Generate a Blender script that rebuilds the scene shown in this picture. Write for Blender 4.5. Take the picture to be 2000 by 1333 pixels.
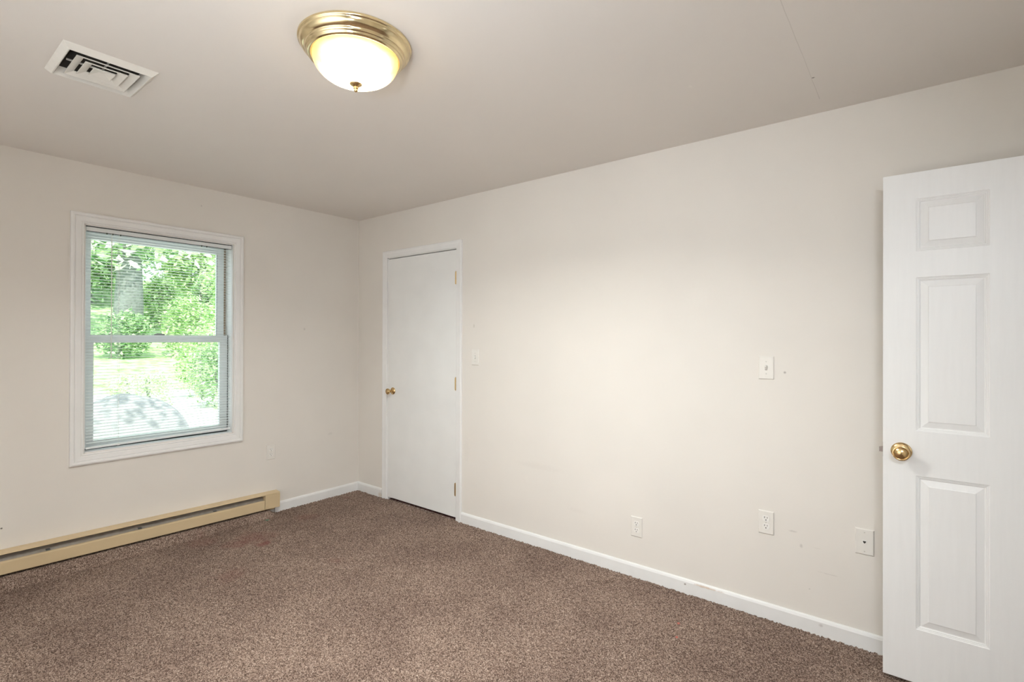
import bpy, bmesh, math, random
import numpy as np
from mathutils import Vector, Matrix

for o in list(bpy.data.objects):
    bpy.data.objects.remove(o)
S = bpy.context.scene
COL = S.collection

# ------------------------------------------------------------------ camera
F_PX, YAW, PITCH, ROLL = 994.4412, 0.6692889, 0.0030080, 0.0029206
CX, CY, CZ = 3.9591544, -2.7589693, 1.3810791
cy_, sy_ = math.cos(YAW), math.sin(YAW)
d0 = Vector((-sy_, cy_, 0)); r0 = Vector((cy_, sy_, 0)); u0 = Vector((0, 0, 1))
d2 = d0 * math.cos(PITCH) + u0 * math.sin(PITCH)
u2 = -d0 * math.sin(PITCH) + u0 * math.cos(PITCH)
r3 = r0 * math.cos(ROLL) + u2 * math.sin(ROLL)
u3 = -r0 * math.sin(ROLL) + u2 * math.cos(ROLL)
cam = bpy.data.cameras.new('camera')
cam.sensor_fit = 'HORIZONTAL'; cam.sensor_width = 36.0
cam.lens = F_PX / 2000.0 * 36.0
cam.shift_y = -8.8715 / 2000.0
cam.clip_start = 0.02; cam.clip_end = 300
co = bpy.data.objects.new('camera', cam); COL.objects.link(co)
m = Matrix.Identity(4)
for i in range(3):
    m[i][0] = r3[i]; m[i][1] = u3[i]; m[i][2] = -d2[i]
m[0][3], m[1][3], m[2][3] = CX, CY, CZ
co.matrix_world = m
S.camera = co

# ------------------------------------------------------------------ world, sun, lamps, exposure
W = bpy.data.worlds.new('sky'); S.world = W; W.use_nodes = True
bg = W.node_tree.nodes['Background']
bg.inputs[0].default_value = (0.80, 0.92, 1.0, 1)
bg.inputs[1].default_value = 2.2

sun = bpy.data.lights.new('sun', 'SUN'); sun.energy = 6.5; sun.angle = math.radians(1.0)
sun.color = (1.0, 0.97, 0.90)
so = bpy.data.objects.new('sun', sun); COL.objects.link(so)
so.rotation_euler = Vector((-0.55, 0.25, -0.8)).to_track_quat('-Z', 'Y').to_euler()

def area(name, loc, target, size, size_y, power, color, spread=math.pi, shape='RECTANGLE'):
    l = bpy.data.lights.new(name, 'AREA'); l.shape = shape; l.size = size
    if shape in ('RECTANGLE', 'ELLIPSE'): l.size_y = size_y
    l.energy = power; l.color = color; l.spread = spread
    o = bpy.data.objects.new(name, l); COL.objects.link(o)
    o.location = loc
    o.rotation_euler = (Vector(target) - Vector(loc)).to_track_quat('-Z', 'Y').to_euler()
    return o
FILL_C = (1.02, 1.11, 1.20)
# unseen fill flashes added to even the light, bounced off back wall and ceiling
area('fill_to_back_wall', (2.90, -2.60, 1.40), (2.60, -3.38, 1.30), 0.10, 0.10, 46.0, FILL_C, math.radians(150), 'DISK')
area('fill_to_ceiling', (3.30, -2.70, 1.70), (3.00, -2.30, 2.44), 0.10, 0.10, 5.0, FILL_C, math.radians(120), 'DISK')
# fill light added in the unseen hallway beyond the entry doorway
area('hall_fill', (5.50, -0.60, 1.60), (4.60, -0.60, 1.30), 0.60, 1.50, 3.0, FILL_C)
area('umbrella_fill_flash', (4.35, -3.00, 2.15), (2.40, -0.20, 0.85), 0.60, 0.60, 7.5, FILL_C, math.radians(85), 'DISK')  # unseen flash added behind the camera to brighten the long wall
BULB_W = 65.0   # the ceiling lamp's bulb, placed with the lamp below
# daylight entering by the window
pl = bpy.data.lights.new('window_portal', 'AREA'); pl.shape = 'RECTANGLE'; pl.size = 0.84; pl.size_y = 1.38
pl.cycles.is_portal = True
po = bpy.data.objects.new('window_portal', pl); COL.objects.link(po)
po.location = (-0.17, -1.514, 1.37); po.rotation_euler = (0, math.radians(-90), 0)
po.rotation_euler = Vector((1, 0, 0)).to_track_quat('-Z', 'Y').to_euler()

S.view_settings.view_transform = 'Standard'
S.view_settings.look = 'None'
S.view_settings.gamma = 1.0
S.view_settings.use_curve_mapping = False
S.view_settings.exposure = 0.07
S.cycles.use_denoising = True
S.cycles.max_bounces = 10
S.cycles.diffuse_bounces = 6
S.cycles.transparent_max_bounces = 16
S.cycles.sample_clamp_indirect = 6.0

# ------------------------------------------------------------------ materials
def newmat(name):
    mt = bpy.data.materials.new(name); mt.use_nodes = True
    nt = mt.node_tree
    return mt, nt, nt.nodes['Principled BSDF']
def coords(nt, kind='Object', scale=(1, 1, 1)):
    tc = nt.nodes.new('ShaderNodeTexCoord'); mp = nt.nodes.new('ShaderNodeMapping')
    mp.inputs['Scale'].default_value = scale
    nt.links.new(tc.outputs[kind], mp.inputs[0])
    return mp.outputs[0]
def geopos(nt):
    return nt.nodes.new('ShaderNodeNewGeometry').outputs['Position']
def noise(nt, vec, scale, detail=3, rough=0.5):
    n = nt.nodes.new('ShaderNodeTexNoise')
    n.inputs['Scale'].default_value = scale; n.inputs['Detail'].default_value = detail
    n.inputs['Roughness'].default_value = rough
    nt.links.new(vec, n.inputs['Vector']); return n.outputs['Fac']
def ramp(nt, fac, stops):
    r = nt.nodes.new('ShaderNodeValToRGB')
    e = r.color_ramp.elements
    while len(e) < len(stops): e.new(0.5)
    for i, (p, c) in enumerate(stops):
        e[i].position = p; e[i].color = tuple(c) + (1,)
    nt.links.new(fac, r.inputs[0]); return r.outputs[0]
def mix(nt, fac, a, b, mode='MIX'):
    x = nt.nodes.new('ShaderNodeMix'); x.data_type = 'RGBA'; x.blend_type = mode
    def put(sock, v):
        if isinstance(v, (int, float)): sock.default_value = v
        elif isinstance(v, tuple): sock.default_value = v + (1,) if len(v) == 3 else v
        else: nt.links.new(v, sock)
    put(x.inputs[0], fac); put(x.inputs[6], a); put(x.inputs[7], b)
    return x.outputs[2]
def math_(nt, op, a, b=None, c=None):
    x = nt.nodes.new('ShaderNodeMath'); x.operation = op
    for i, v in enumerate((a, b, c)):
        if v is None: continue
        if isinstance(v, (int, float)): x.inputs[i].default_value = v
        else: nt.links.new(v, x.inputs[i])
    return x.outputs[0]
def spot(nt, pos, centre, radius, squash=(1, 1, 1), wob=None):
    """1 inside a blob around centre (world metres), 0 outside"""
    sub = nt.nodes.new('ShaderNodeVectorMath'); sub.operation = 'SUBTRACT'
    nt.links.new(pos, sub.inputs[0]); sub.inputs[1].default_value = centre
    mul = nt.nodes.new('ShaderNodeVectorMath'); mul.operation = 'MULTIPLY'
    nt.links.new(sub.outputs[0], mul.inputs[0]); mul.inputs[1].default_value = squash
    ln = nt.nodes.new('ShaderNodeVectorMath'); ln.operation = 'LENGTH'
    nt.links.new(mul.outputs[0], ln.inputs[0])
    v = ln.outputs['Value']
    if wob is not None:
        v = math_(nt, 'ADD', v, math_(nt, 'MULTIPLY', math_(nt, 'SUBTRACT', wob, 0.5), radius * 1.6))
    mr = nt.nodes.new('ShaderNodeMapRange'); mr.clamp = True
    nt.links.new(v, mr.inputs[0])
    mr.inputs[1].default_value = radius; mr.inputs[2].default_value = radius * 0.35
    mr.inputs[3].default_value = 0; mr.inputs[4].default_value = 1
    return mr.outputs[0]
def bump(nt, bsdf, h, strength, dist):
    b = nt.nodes.new('ShaderNodeBump'); b.inputs['Strength'].default_value = strength
    b.inputs['Distance'].default_value = dist
    nt.links.new(h, b.inputs['Height']); nt.links.new(b.outputs[0], bsdf.inputs['Normal'])

def paint(name, color, rough=0.5, marks=(), vary=0.03, bump_s=0.15, seam=None):
    mt, nt, b = newmat(name)
    pos = geopos(nt)
    n1 = noise(nt, pos, 1.3, 3)
    dark = tuple(c * (1 - vary) for c in color); lite = tuple(min(1, c * (1 + vary)) for c in color)
    c = ramp(nt, n1, [(0.3, dark), (0.7, lite)])
    if marks:
        wob = noise(nt, pos, 60, 3)
        for (ctr, rad, sq, mc, amt) in marks:
            f = math_(nt, 'MULTIPLY', spot(nt, pos, ctr, rad, sq, wob), amt)
            c = mix(nt, f, c, mc)
    nt.links.new(c, b.inputs['Base Color'])
    b.inputs['Roughness'].default_value = rough
    b.inputs['Specular IOR Level'].default_value = 0.35
    h = noise(nt, pos, 260, 2)
    bump(nt, b, h, bump_s, 0.001)
    return mt

def plain(name, color, rough=0.5, metal=0.0, spec=0.5, vary=0.04, scale=30, bump_s=0.0, bscale=200):
    mt, nt, b = newmat(name)
    v = coords(nt)
    n = noise(nt, v, scale, 2)
    c = ramp(nt, n, [(0.3, tuple(x * (1 - vary) for x in color)), (0.7, tuple(min(1, x * (1 + vary)) for x in color))])
    nt.links.new(c, b.inputs['Base Color'])
    b.inputs['Roughness'].default_value = rough; b.inputs['Metallic'].default_value = metal
    b.inputs['Specular IOR Level'].default_value = spec
    if bump_s: bump(nt, b, noise(nt, v, bscale, 2), bump_s, 0.001)
    return mt

WALL = (0.770, 0.732, 0.680)
GREYM = (0.35, 0.32, 0.29)
M = {}
M['wall_window'] = paint('wall_paint_window_side', WALL, marks=[
    ((0, -2.298, 0.319), 0.006, (1, 1, 1), (0.08, 0.07, 0.06), 0.9),
    ((0, -1.30, 2.31), 0.008, (1, 1, 1), GREYM, 0.4),
    ((0, -0.28, 0.55), 0.03, (1, 1, 2), GREYM, 0.15),
    ((0, -0.52, 1.45), 0.012, (1, 1, 1), GREYM, 0.3)])
M['wall_long'] = paint('wall_paint_long_side', WALL, marks=[
    ((3.465, 0, 1.218), 0.007, (1, 1, 1), (0.2, 0.16, 0.14), 0.6),
    ((3.497, 0, 0.456), 0.011, (0.5, 1, 2), GREYM, 0.28),
    ((3.536, 0, 0.395), 0.009, (1, 1, 0.7), GREYM, 0.35),
    ((3.65, 0, 0.292), 0.05, (1, 1, 16), GREYM, 0.25),
    ((3.60, 0, 0.40), 0.02, (1, 1, 6), GREYM, 0.12),
    ((3.57, 0, 0.20), 0.004, (1, 1, 1), GREYM, 0.4),
    ((2.00, 0, 0.530), 0.16, (0.7, 1, 6), (0.55, 0.50, 0.45), 0.10),
    ((1.35, 0, 0.55), 0.12, (3, 1, 1), (0.55, 0.50, 0.45), 0.10),
    ((2.30, 0, 0.30), 0.08, (1, 1, 5), (0.55, 0.50, 0.45), 0.08),
    ((1.42, 0, 1.47), 0.014, (1.5, 1, 1), (0.5, 0.46, 0.4), 0.5),
    ((3.05, 0, 1.62), 0.09, (1, 1, 1), (0.86, 0.82, 0.77), 0.12)])
M['wall'] = paint('wall_paint', WALL)
# ceiling, with the drywall seam and a nail pop
def ceiling_mat():
    mt = paint('ceiling_paint', (0.795, 0.755, 0.715), rough=0.6, vary=0.015, marks=[
        ((3.635, -0.388, 2.44), 0.006, (1, 1, 1), (0.2, 0.17, 0.15), 0.9),
        ((3.22, -0.62, 2.44), 0.012, (1, 1, 1), (0.88, 0.85, 0.8), 0.5)])
    nt = mt.node_tree; b = nt.nodes['Principled BSDF']
    src = b.inputs['Base Color'].links[0].from_socket
    pos = geopos(nt)
    sx = nt.nodes.new('ShaderNodeSeparateXYZ'); nt.links.new(pos, sx.inputs[0])
    wob = noise(nt, pos, 6, 2)
    xx = math_(nt, 'SUBTRACT', math_(nt, 'ADD', sx.outputs[0], math_(nt, 'MULTIPLY', math_(nt, 'SUBTRACT', wob, 0.5), 0.006)), 3.630)
    f = math_(nt, 'LESS_THAN', math_(nt, 'ABSOLUTE', xx), 0.0012)
    f = math_(nt, 'MULTIPLY', f, math_(nt, 'LESS_THAN', sx.outputs[1], -0.16))
    f = math_(nt, 'MULTIPLY', f, math_(nt, 'MULTIPLY', noise(nt, pos, 3.0, 2), 0.55))
    c = mix(nt, f, src, (0.42, 0.38, 0.34))
    nt.links.new(c, b.inputs['Base Color'])
    return mt
M['ceiling'] = ceiling_mat()
M['trim'] = plain('white_trim_gloss', (0.85, 0.845, 0.835), 0.32, vary=0.015, scale=8)
M['door_flat'] = plain('white_flush_door', (0.84, 0.84, 0.825), 0.38, vary=0.02, scale=5)
M['dark'] = plain('dark_hollow', (0.025, 0.018, 0.015), 0.9)
M['vinyl'] = plain('white_vinyl', (0.74, 0.77, 0.77), 0.4, vary=0.02)
M['slat'] = plain('blind_slat_enamel', (0.80, 0.83, 0.83), 0.35, vary=0.02)
M['cord'] = plain('blind_cord', (0.82, 0.82, 0.76), 0.7)
M['tan_track'] = plain('tan_window_track', (0.42, 0.33, 0.24), 0.7)
M['plastic'] = plain('ivory_plate_plastic', (0.79, 0.76, 0.71), 0.35, vary=0.01)
M['plastic_w'] = plain('white_socket_plastic', (0.84, 0.82, 0.78), 0.3, vary=0.01)
M['screw'] = plain('painted_screw', (0.60, 0.57, 0.52), 0.4)
M['toggle_shade'] = plain('switch_toggle_shade', (0.30, 0.27, 0.24), 0.6)  # dark colour painting the shadow lines around the toggle
M['slot'] = plain('socket_slot', (0.03, 0.025, 0.02), 0.8)
M['heater'] = plain('almond_heater_enamel', (0.62, 0.485, 0.30), 0.42, vary=0.03, scale=6)
M['heater_in'] = plain('heater_grey_fins', (0.36, 0.33, 0.29), 0.45, metal=0.5, vary=0.1)
M['steel'] = plain('bracket_steel', (0.16, 0.17, 0.17), 0.5, metal=0.6)
M['vent'] = plain('vent_enamel', (0.80, 0.78, 0.73), 0.4, vary=0.02)
M['duct'] = plain('duct_inside', (0.10, 0.085, 0.07), 0.8)
M['gap_shade'] = plain('dark_gap_shade', (0.05, 0.055, 0.055), 0.7)  # dark colour standing in for shade in window and blind gaps
M['lock'] = plain('dark_bronze', (0.06, 0.07, 0.05), 0.4, metal=0.6)
M['latch'] = plain('dull_latch_steel', (0.30, 0.25, 0.23), 0.4, metal=0.7)
M['ext'] = plain('outside_siding', (0.6, 0.58, 0.52), 0.7)

def brass(name, color=(0.83, 0.60, 0.28), rough=0.18):
    mt, nt, b = newmat(name)
    v = coords(nt)
    n = noise(nt, v, 40, 3)
    c = ramp(nt, n, [(0.3, tuple(x * 0.9 for x in color)), (0.7, color)])
    nt.links.new(c, b.inputs['Base Color'])
    b.inputs['Metallic'].default_value = 1.0
    r = math_(nt, 'ADD', math_(nt, 'MULTIPLY', n, 0.12), rough - 0.05)
    nt.links.new(r, b.inputs['Roughness'])
    return mt
M['brass'] = brass('polished_brass', (0.66, 0.47, 0.24), 0.24)
M['brass_lamp'] = brass('polished_brass_pan', (0.80, 0.66, 0.40), 0.15)
M['brass_old'] = brass('worn_brass', (0.60, 0.42, 0.20), 0.30)

def panel_door():
    mt, nt, b = newmat('white_moulded_door')
    v = coords(nt, 'Object', (22, 22, 1.6))
    n = noise(nt, v, 3.0, 5, 0.6)
    v2 = coords(nt, 'Object', (3, 3, 60))
    n2 = noise(nt, v2, 6.0, 3, 0.6)
    c = ramp(nt, n, [(0.3, (0.85, 0.85, 0.845)), (0.7, (0.875, 0.875, 0.87))])
    nt.links.new(c, b.inputs['Base Color'])
    b.inputs['Roughness'].default_value = 0.36
    h = math_(nt, 'ADD', n, math_(nt, 'MULTIPLY', n2, 0.6))
    bump(nt, b, h, 0.12, 0.002)
    return mt
M['door_panel'] = panel_door()

def baseboard_mat():
    mt, nt, b = newmat('baseboard_white_scuffed')
    pos = geopos(nt)
    c0 = ramp(nt, noise(nt, pos, 9, 3), [(0.3, (0.80, 0.80, 0.79)), (0.7, (0.84, 0.84, 0.83))])
    wob = noise(nt, pos, 45, 3)
    c = mix(nt, math_(nt, 'MULTIPLY', spot(nt, pos, (3.10, -0.012, 0.066), 0.085, (1, 1, 16), wob), 0.75), c0, (0.50, 0.36, 0.24))
    c = mix(nt, math_(nt, 'MULTIPLY', spot(nt, pos, (2.985, -0.012, 0.052), 0.007, (1, 1, 1), wob), 0.8), c, (0.25, 0.2, 0.17))
    c = mix(nt, math_(nt, 'MULTIPLY', spot(nt, pos, (3.62, -0.012, 0.05), 0.012, (1, 1, 1.5), wob), 0.5), c, (0.5, 0.47, 0.44))
    c = mix(nt, math_(nt, 'MULTIPLY', spot(nt, pos, (0.345, -0.012, 0.02), 0.035, (1, 1, 0.8), wob), 0.6), c, (0.62, 0.52, 0.42))
    nt.links.new(c, b.inputs['Base Color']); b.inputs['Roughness'].default_value = 0.34
    bump(nt, b, noise(nt, pos, 30, 2), 0.12, 0.002)
    return mt
M['base'] = baseboard_mat()

def carpet():
    mt, nt, b = newmat('brown_cut_pile_carpet')
    pos = geopos(nt)
    n1 = noise(nt, pos, 270, 2, 0.6)
    vo = nt.nodes.new('ShaderNodeTexVoronoi'); vo.inputs['Scale'].default_value = 250
    nt.links.new(pos, vo.inputs['Vector'])
    sep = nt.nodes.new('ShaderNodeSeparateColor'); nt.links.new(vo.outputs['Color'], sep.inputs[0])
    t = math_(nt, 'ADD', math_(nt, 'MULTIPLY', n1, 0.62), math_(nt, 'MULTIPLY', sep.outputs[0], 0.38))
    c = ramp(nt, t, [(0.30, (0.070, 0.047, 0.036)), (0.47, (0.202, 0.140, 0.112)), (0.60, (0.316, 0.232, 0.190)), (0.78, (0.53, 0.435, 0.365))])
    # traffic wear: slow, low-contrast patches
    big = noise(nt, pos, 2.2, 3, 0.55)
    c = mix(nt, 1.0, c, ramp(nt, big, [(0.35, (0.84, 0.82, 0.81)), (0.65, (1.08, 1.08, 1.06))]), 'MULTIPLY')
    wob = noise(nt, pos, 18, 3)
    red = (0.19, 0.075, 0.062)
    for ctr, rad, amt in [((0.40, -1.10, 0), 0.16, 0.35), ((0.55, -1.12, 0), 0.05, 0.7), ((0.20, -1.36, 0), 0.12, 0.25),
                          ((0.40, -1.24, 0), 0.10, 0.3), ((0.12, -0.20, 0), 0.04, 0.35), ((1.15, -0.95, 0), 0.05, 0.25),
                          ((3.64, -0.42, 0), 0.07, 0.12), ((0.85, -1.45, 0), 0.1, 0.22), ((0.30, -0.66, 0), 0.10, 0.25)]:
        c = mix(nt, math_(nt, 'MULTIPLY', spot(nt, pos, ctr, rad, (1, 1, 0), wob), amt), c, red)
    for ctr in [(3.061, -0.317, 0), (3.097, -0.434, 0)]:
        c = mix(nt, math_(nt, 'MULTIPLY', spot(nt, pos, ctr, 0.009, (1, 1, 0)), 0.75), c, (0.62, 0.14, 0.11))
    c = mix(nt, math_(nt, 'MULTIPLY', spot(nt, pos, (0.125, -0.885, 0), 0.022, (1, 1, 0), wob), 0.8), c, (0.10, 0.27, 0.17))
    nt.links.new(c, b.inputs['Base Color'])
    b.inputs['Roughness'].default_value = 0.95; b.inputs['Specular IOR Level'].default_value = 0.1
    bump(nt, b, n1, 0.5, 0.004)
    return mt
M['carpet'] = carpet()

def glass_mat():
    mt = bpy.data.materials.new('window_glass'); mt.use_nodes = True
    nt = mt.node_tree; nt.nodes.clear()
    out = nt.nodes.new('ShaderNodeOutputMaterial'); mx = nt.nodes.new('ShaderNodeMixShader')
    tr = nt.nodes.new('ShaderNodeBsdfTransparent'); gl = nt.nodes.new('ShaderNodeBsdfGlossy')
    tr.inputs[0].default_value = (0.96, 0.985, 0.97, 1); gl.inputs['Roughness'].default_value = 0.02
    mx.inputs[0].default_value = 0.05
    nt.links.new(tr.outputs[0], mx.inputs[1]); nt.links.new(gl.outputs[0], mx.inputs[2]); nt.links.new(mx.outputs[0], out.inputs[0])
    return mt
M['glass'] = glass_mat()

def bowl_mat():
    mt, nt, b = newmat('lit_alabaster_glass')
    v = coords(nt)
    sx = nt.nodes.new('ShaderNodeSeparateXYZ'); nt.links.new(v, sx.inputs[0])
    rr = math_(nt, 'SQRT', math_(nt, 'ADD', math_(nt, 'POWER', sx.outputs[0], 2.0), math_(nt, 'POWER', sx.outputs[1], 2.0)))
    n = noise(nt, v, 14, 4, 0.6)
    t = math_(nt, 'ADD', rr, math_(nt, 'MULTIPLY', math_(nt, 'SUBTRACT', n, 0.5), 0.035))
    col = ramp(nt, math_(nt, 'MULTIPLY', t, 5.0), [(0.50, (1.0, 0.88, 0.68)), (0.70, (1.0, 0.78, 0.42)), (0.76, (1.0, 0.60, 0.22))])
    mr = nt.nodes.new('ShaderNodeMapRange'); mr.interpolation_type = 'SMOOTHSTEP'
    nt.links.new(t, mr.inputs[0]); mr.inputs[1].default_value = 0.085; mr.inputs[2].default_value = 0.142
    mr.inputs[3].default_value = 8.0; mr.inputs[4].default_value = 0.95
    nt.links.new(col, b.inputs['Emission Color']); nt.links.new(mr.outputs[0], b.inputs['Emission Strength'])
    bc = ramp(nt, math_(nt, 'MULTIPLY', t, 5.0), [(0.30, (0.50, 0.44, 0.33)), (0.55, (0.42, 0.30, 0.15)), (0.72, (0.26, 0.15, 0.05))])
    nt.links.new(bc, b.inputs['Base Color']); b.inputs['Roughness'].default_value = 0.2
    tr = nt.nodes.new('ShaderNodeBsdfTransparent'); tr.inputs[0].default_value = (1, 0.95, 0.86, 1)
    mx = nt.nodes.new('ShaderNodeMixShader'); mx.inputs[0].default_value = 0.45
    nt.links.new(b.outputs[0], mx.inputs[1]); nt.links.new(tr.outputs[0], mx.inputs[2])
    nt.links.new(mx.outputs[0], nt.nodes['Material Output'].inputs[0])
    return mt
M['bowl'] = bowl_mat()

def leaf_mat(name, c1, c2):
    mt, nt, b = newmat(name)
    nt.nodes.remove(b)
    g = nt.nodes.new('ShaderNodeNewGeometry')
    c = ramp(nt, g.outputs['Random Per Island'], [(0.1, c1), (0.9, c2)])
    df = nt.nodes.new('ShaderNodeBsdfDiffuse'); tl = nt.nodes.new('ShaderNodeBsdfTranslucent'); mx = nt.nodes.new('ShaderNodeMixShader')
    nt.links.new(c, df.inputs[0]); nt.links.new(c, tl.inputs[0]); mx.inputs[0].default_value = 0.45
    nt.links.new(df.outputs[0], mx.inputs[1]); nt.links.new(tl.outputs[0], mx.inputs[2])
    nt.links.new(mx.outputs[0], nt.nodes['Material Output'].inputs[0])
    return mt
M['leaf_a'] = leaf_mat('bright_leaves', (0.24, 0.48, 0.14), (0.95, 1.0, 0.70))
M['leaf_b'] = leaf_mat('mid_leaves', (0.15, 0.33, 0.13), (0.78, 0.92, 0.60))
M['leaf_c'] = leaf_mat('pale_leaves', (0.45, 0.64, 0.30), (0.96, 0.98, 0.86))
M['bark'] = plain('grey_bark', (0.20, 0.22, 0.20), 0.9, vary=0.3, scale=12, bump_s=0.5, bscale=30)
M['rock'] = plain('grey_boulder', (0.32, 0.325, 0.33), 0.9, vary=0.10, scale=9, bump_s=0.3, bscale=12)

def ground_mat():
    mt, nt, b = newmat('lawn_and_pale_gravel')
    pos = geopos(nt)
    sx = nt.nodes.new('ShaderNodeSeparateXYZ'); nt.links.new(pos, sx.inputs[0])
    edge = math_(nt, 'ADD', sx.outputs[0], math_(nt, 'MULTIPLY', noise(nt, pos, 1.2, 2), 0.8))
    f = math_(nt, 'LESS_THAN', edge, -14.2)
    grav = ramp(nt, noise(nt, pos, 9, 4), [(0.3, (0.55, 0.54, 0.50)), (0.7, (0.85, 0.84, 0.80))])
    lawn = ramp(nt, noise(nt, pos, 3, 5), [(0.3, (0.20, 0.40, 0.12)), (0.7, (0.62, 0.80, 0.45))])
    c = mix(nt, f, grav, lawn)
    nt.links.new(c, b.inputs['Base Color']); b.inputs['Roughness'].default_value = 0.95
    return mt
M['ground'] = ground_mat()

# ------------------------------------------------------------------ mesh helpers
def link(name, bm, mat, parent=None, smooth=False, loc=None):
    me = bpy.data.meshes.new(name); bm.normal_update(); bm.to_mesh(me); bm.free()
    me.materials.append(mat)
    if smooth:
        for p in me.polygons: p.use_smooth = True
    o = bpy.data.objects.new(name, me); COL.objects.link(o)
    if loc is not None: o.location = loc
    if parent is not None: o.parent = parent
    return o
def thing(name, label, cat, loc=(0, 0, 0), group=None, kind=None):
    o = bpy.data.objects.new(name, None); COL.objects.link(o); o.location = loc
    o.empty_display_size = 0.1
    return tag(o, label, cat, group, kind)
def tag(o, label=None, cat=None, group=None, kind=None):
    if label: o['label'] = label
    if cat: o['category'] = cat
    if group: o['group'] = group
    if kind: o['kind'] = kind
    return o
def box(bm, x0, x1, y0, y1, z0, z1, bev=0.0):
    vs = [bm.verts.new(v) for v in ((x0, y0, z0), (x1, y0, z0), (x1, y1, z0), (x0, y1, z0), (x0, y0, z1), (x1, y0, z1), (x1, y1, z1), (x0, y1, z1))]
    fs = [bm.faces.new([vs[i] for i in f]) for f in ((0, 3, 2, 1), (4, 5, 6, 7), (0, 1, 5, 4), (1, 2, 6, 5), (2, 3, 7, 6), (3, 0, 4, 7))]
    if bev:
        es = set(e for f in fs for e in f.edges)
        bmesh.ops.bevel(bm, geom=list(es), offset=bev, segments=2, profile=0.6, affect='EDGES')
def bx(*a, bev=0.0):
    bm = bmesh.new(); box(bm, *a, bev=bev); return bm
def lathe(bm, prof, n=48, axis='z', c=(0, 0, 0)):
    """prof: (r, h) pairs; spun about axis through c"""
    rings = []
    for r, h in prof:
        ring = []
        for k in range(n):
            a = 2 * math.pi * k / n
            if axis == 'z': p = (r * math.cos(a), r * math.sin(a), h)
            elif axis == 'y': p = (r * math.cos(a), h, r * math.sin(a))
            else: p = (h, r * math.cos(a), r * math.sin(a))
            ring.append(bm.verts.new((p[0] + c[0], p[1] + c[1], p[2] + c[2])))
        rings.append(ring)
    for i in range(len(rings) - 1):
        for k in range(n):
            bm.faces.new((rings[i][k], rings[i][(k + 1) % n], rings[i + 1][(k + 1) % n], rings[i + 1][k]))
    for ring in (rings[0], rings[-1]):
        try: bm.faces.new(ring)
        except ValueError: pass
    bmesh.ops.remove_doubles(bm, verts=bm.verts, dist=1e-6)
    bmesh.ops.recalc_face_normals(bm, faces=bm.faces)
def extrude_profile(bm, pts, p0, p1, frame):
    """pts 2-D; frame(p, a, b) -> 3-D; swept from p0 to p1, ends closed"""
    a = [bm.verts.new(frame(p0, *q)) for q in pts]; b = [bm.verts.new(frame(p1, *q)) for q in pts]
    n = len(pts)
    for i in range(n):
        bm.faces.new((a[i], a[(i + 1) % n], b[(i + 1) % n], b[i]))
    bm.faces.new(a); bm.faces.new(b)
    bmesh.ops.recalc_face_normals(bm, faces=bm.faces)
def slab(bm, us, vs, holes, put, t0, t1):
    """plate over the grid us x vs leaving out holes (i, j) cells; put(u, v, t) -> 3-D"""
    nu, nv = len(us) - 1, len(vs) - 1
    full = lambda i, j: 0 <= i < nu and 0 <= j < nv and (i, j) not in holes
    V = {}
    def v(i, j, t):
        k = (i, j, t)
        if k not in V: V[k] = bm.verts.new(put(us[i], vs[j], t0 if t == 0 else t1))
        return V[k]
    for i in range(nu):
        for j in range(nv):
            if not full(i, j): continue
            bm.faces.new((v(i, j, 0), v(i + 1, j, 0), v(i + 1, j + 1, 0), v(i, j + 1, 0)))
            bm.faces.new((v(i, j, 1), v(i, j + 1, 1), v(i + 1, j + 1, 1), v(i + 1, j, 1)))
            for (di, dj, a, b_) in ((-1, 0, (i, j), (i, j + 1)), (1, 0, (i + 1, j), (i + 1, j + 1)), (0, -1, (i, j), (i + 1, j)), (0, 1, (i, j + 1), (i + 1, j + 1))):
                if not full(i + di, j + dj):
                    bm.faces.new((v(*a, 0), v(*b_, 0), v(*b_, 1), v(*a, 1)))
    bmesh.ops.recalc_face_normals(bm, faces=bm.faces)
def mitred_frame(bm, prof, u0, u1, v0, v1, put, bottom=True):
    """casing: prof = (distance outwards from the opening, height off the wall); put(u, v, h)"""
    def ring_pt(k, d, h):
        uu = (u0 - d, u1 + d)[k in (1, 2)]
        vv = (v0 - d if bottom else v0, v1 + d)[k in (2, 3)]
        return bm.verts.new(put(uu, vv, h))
    rings = [[ring_pt(k, d, h) for k in range(4)] for d, h in prof]
    n = len(rings)
    segs = ((0, 1), (1, 2), (2, 3), (3, 0)) if bottom else ((1, 2), (2, 3), (3, 0))
    for i in range(n):
        A, B = rings[i], rings[(i + 1) % n]
        for a, b_ in segs:
            bm.faces.new((A[a], A[b_], B[b_], B[a]))
    if not bottom:
        bm.faces.new([r[0] for r in rings]); bm.faces.new([r[1] for r in rings])
    bmesh.ops.recalc_face_normals(bm, faces=bm.faces)

# ------------------------------------------------------------------ room shell
H = 2.44; RX = 4.66; RY = -3.38; T = 0.13
WY0, WY1, WZ0, WZ1 = -1.944, -1.084, 0.672, 2.066       # window opening
CX0, CX1, CZ1 = 0.421, 1.255, 2.066                      # closet opening
DY0, DY1, DZ1 = -0.945, -0.135, 2.062                    # entry doorway in the right end wall

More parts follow.
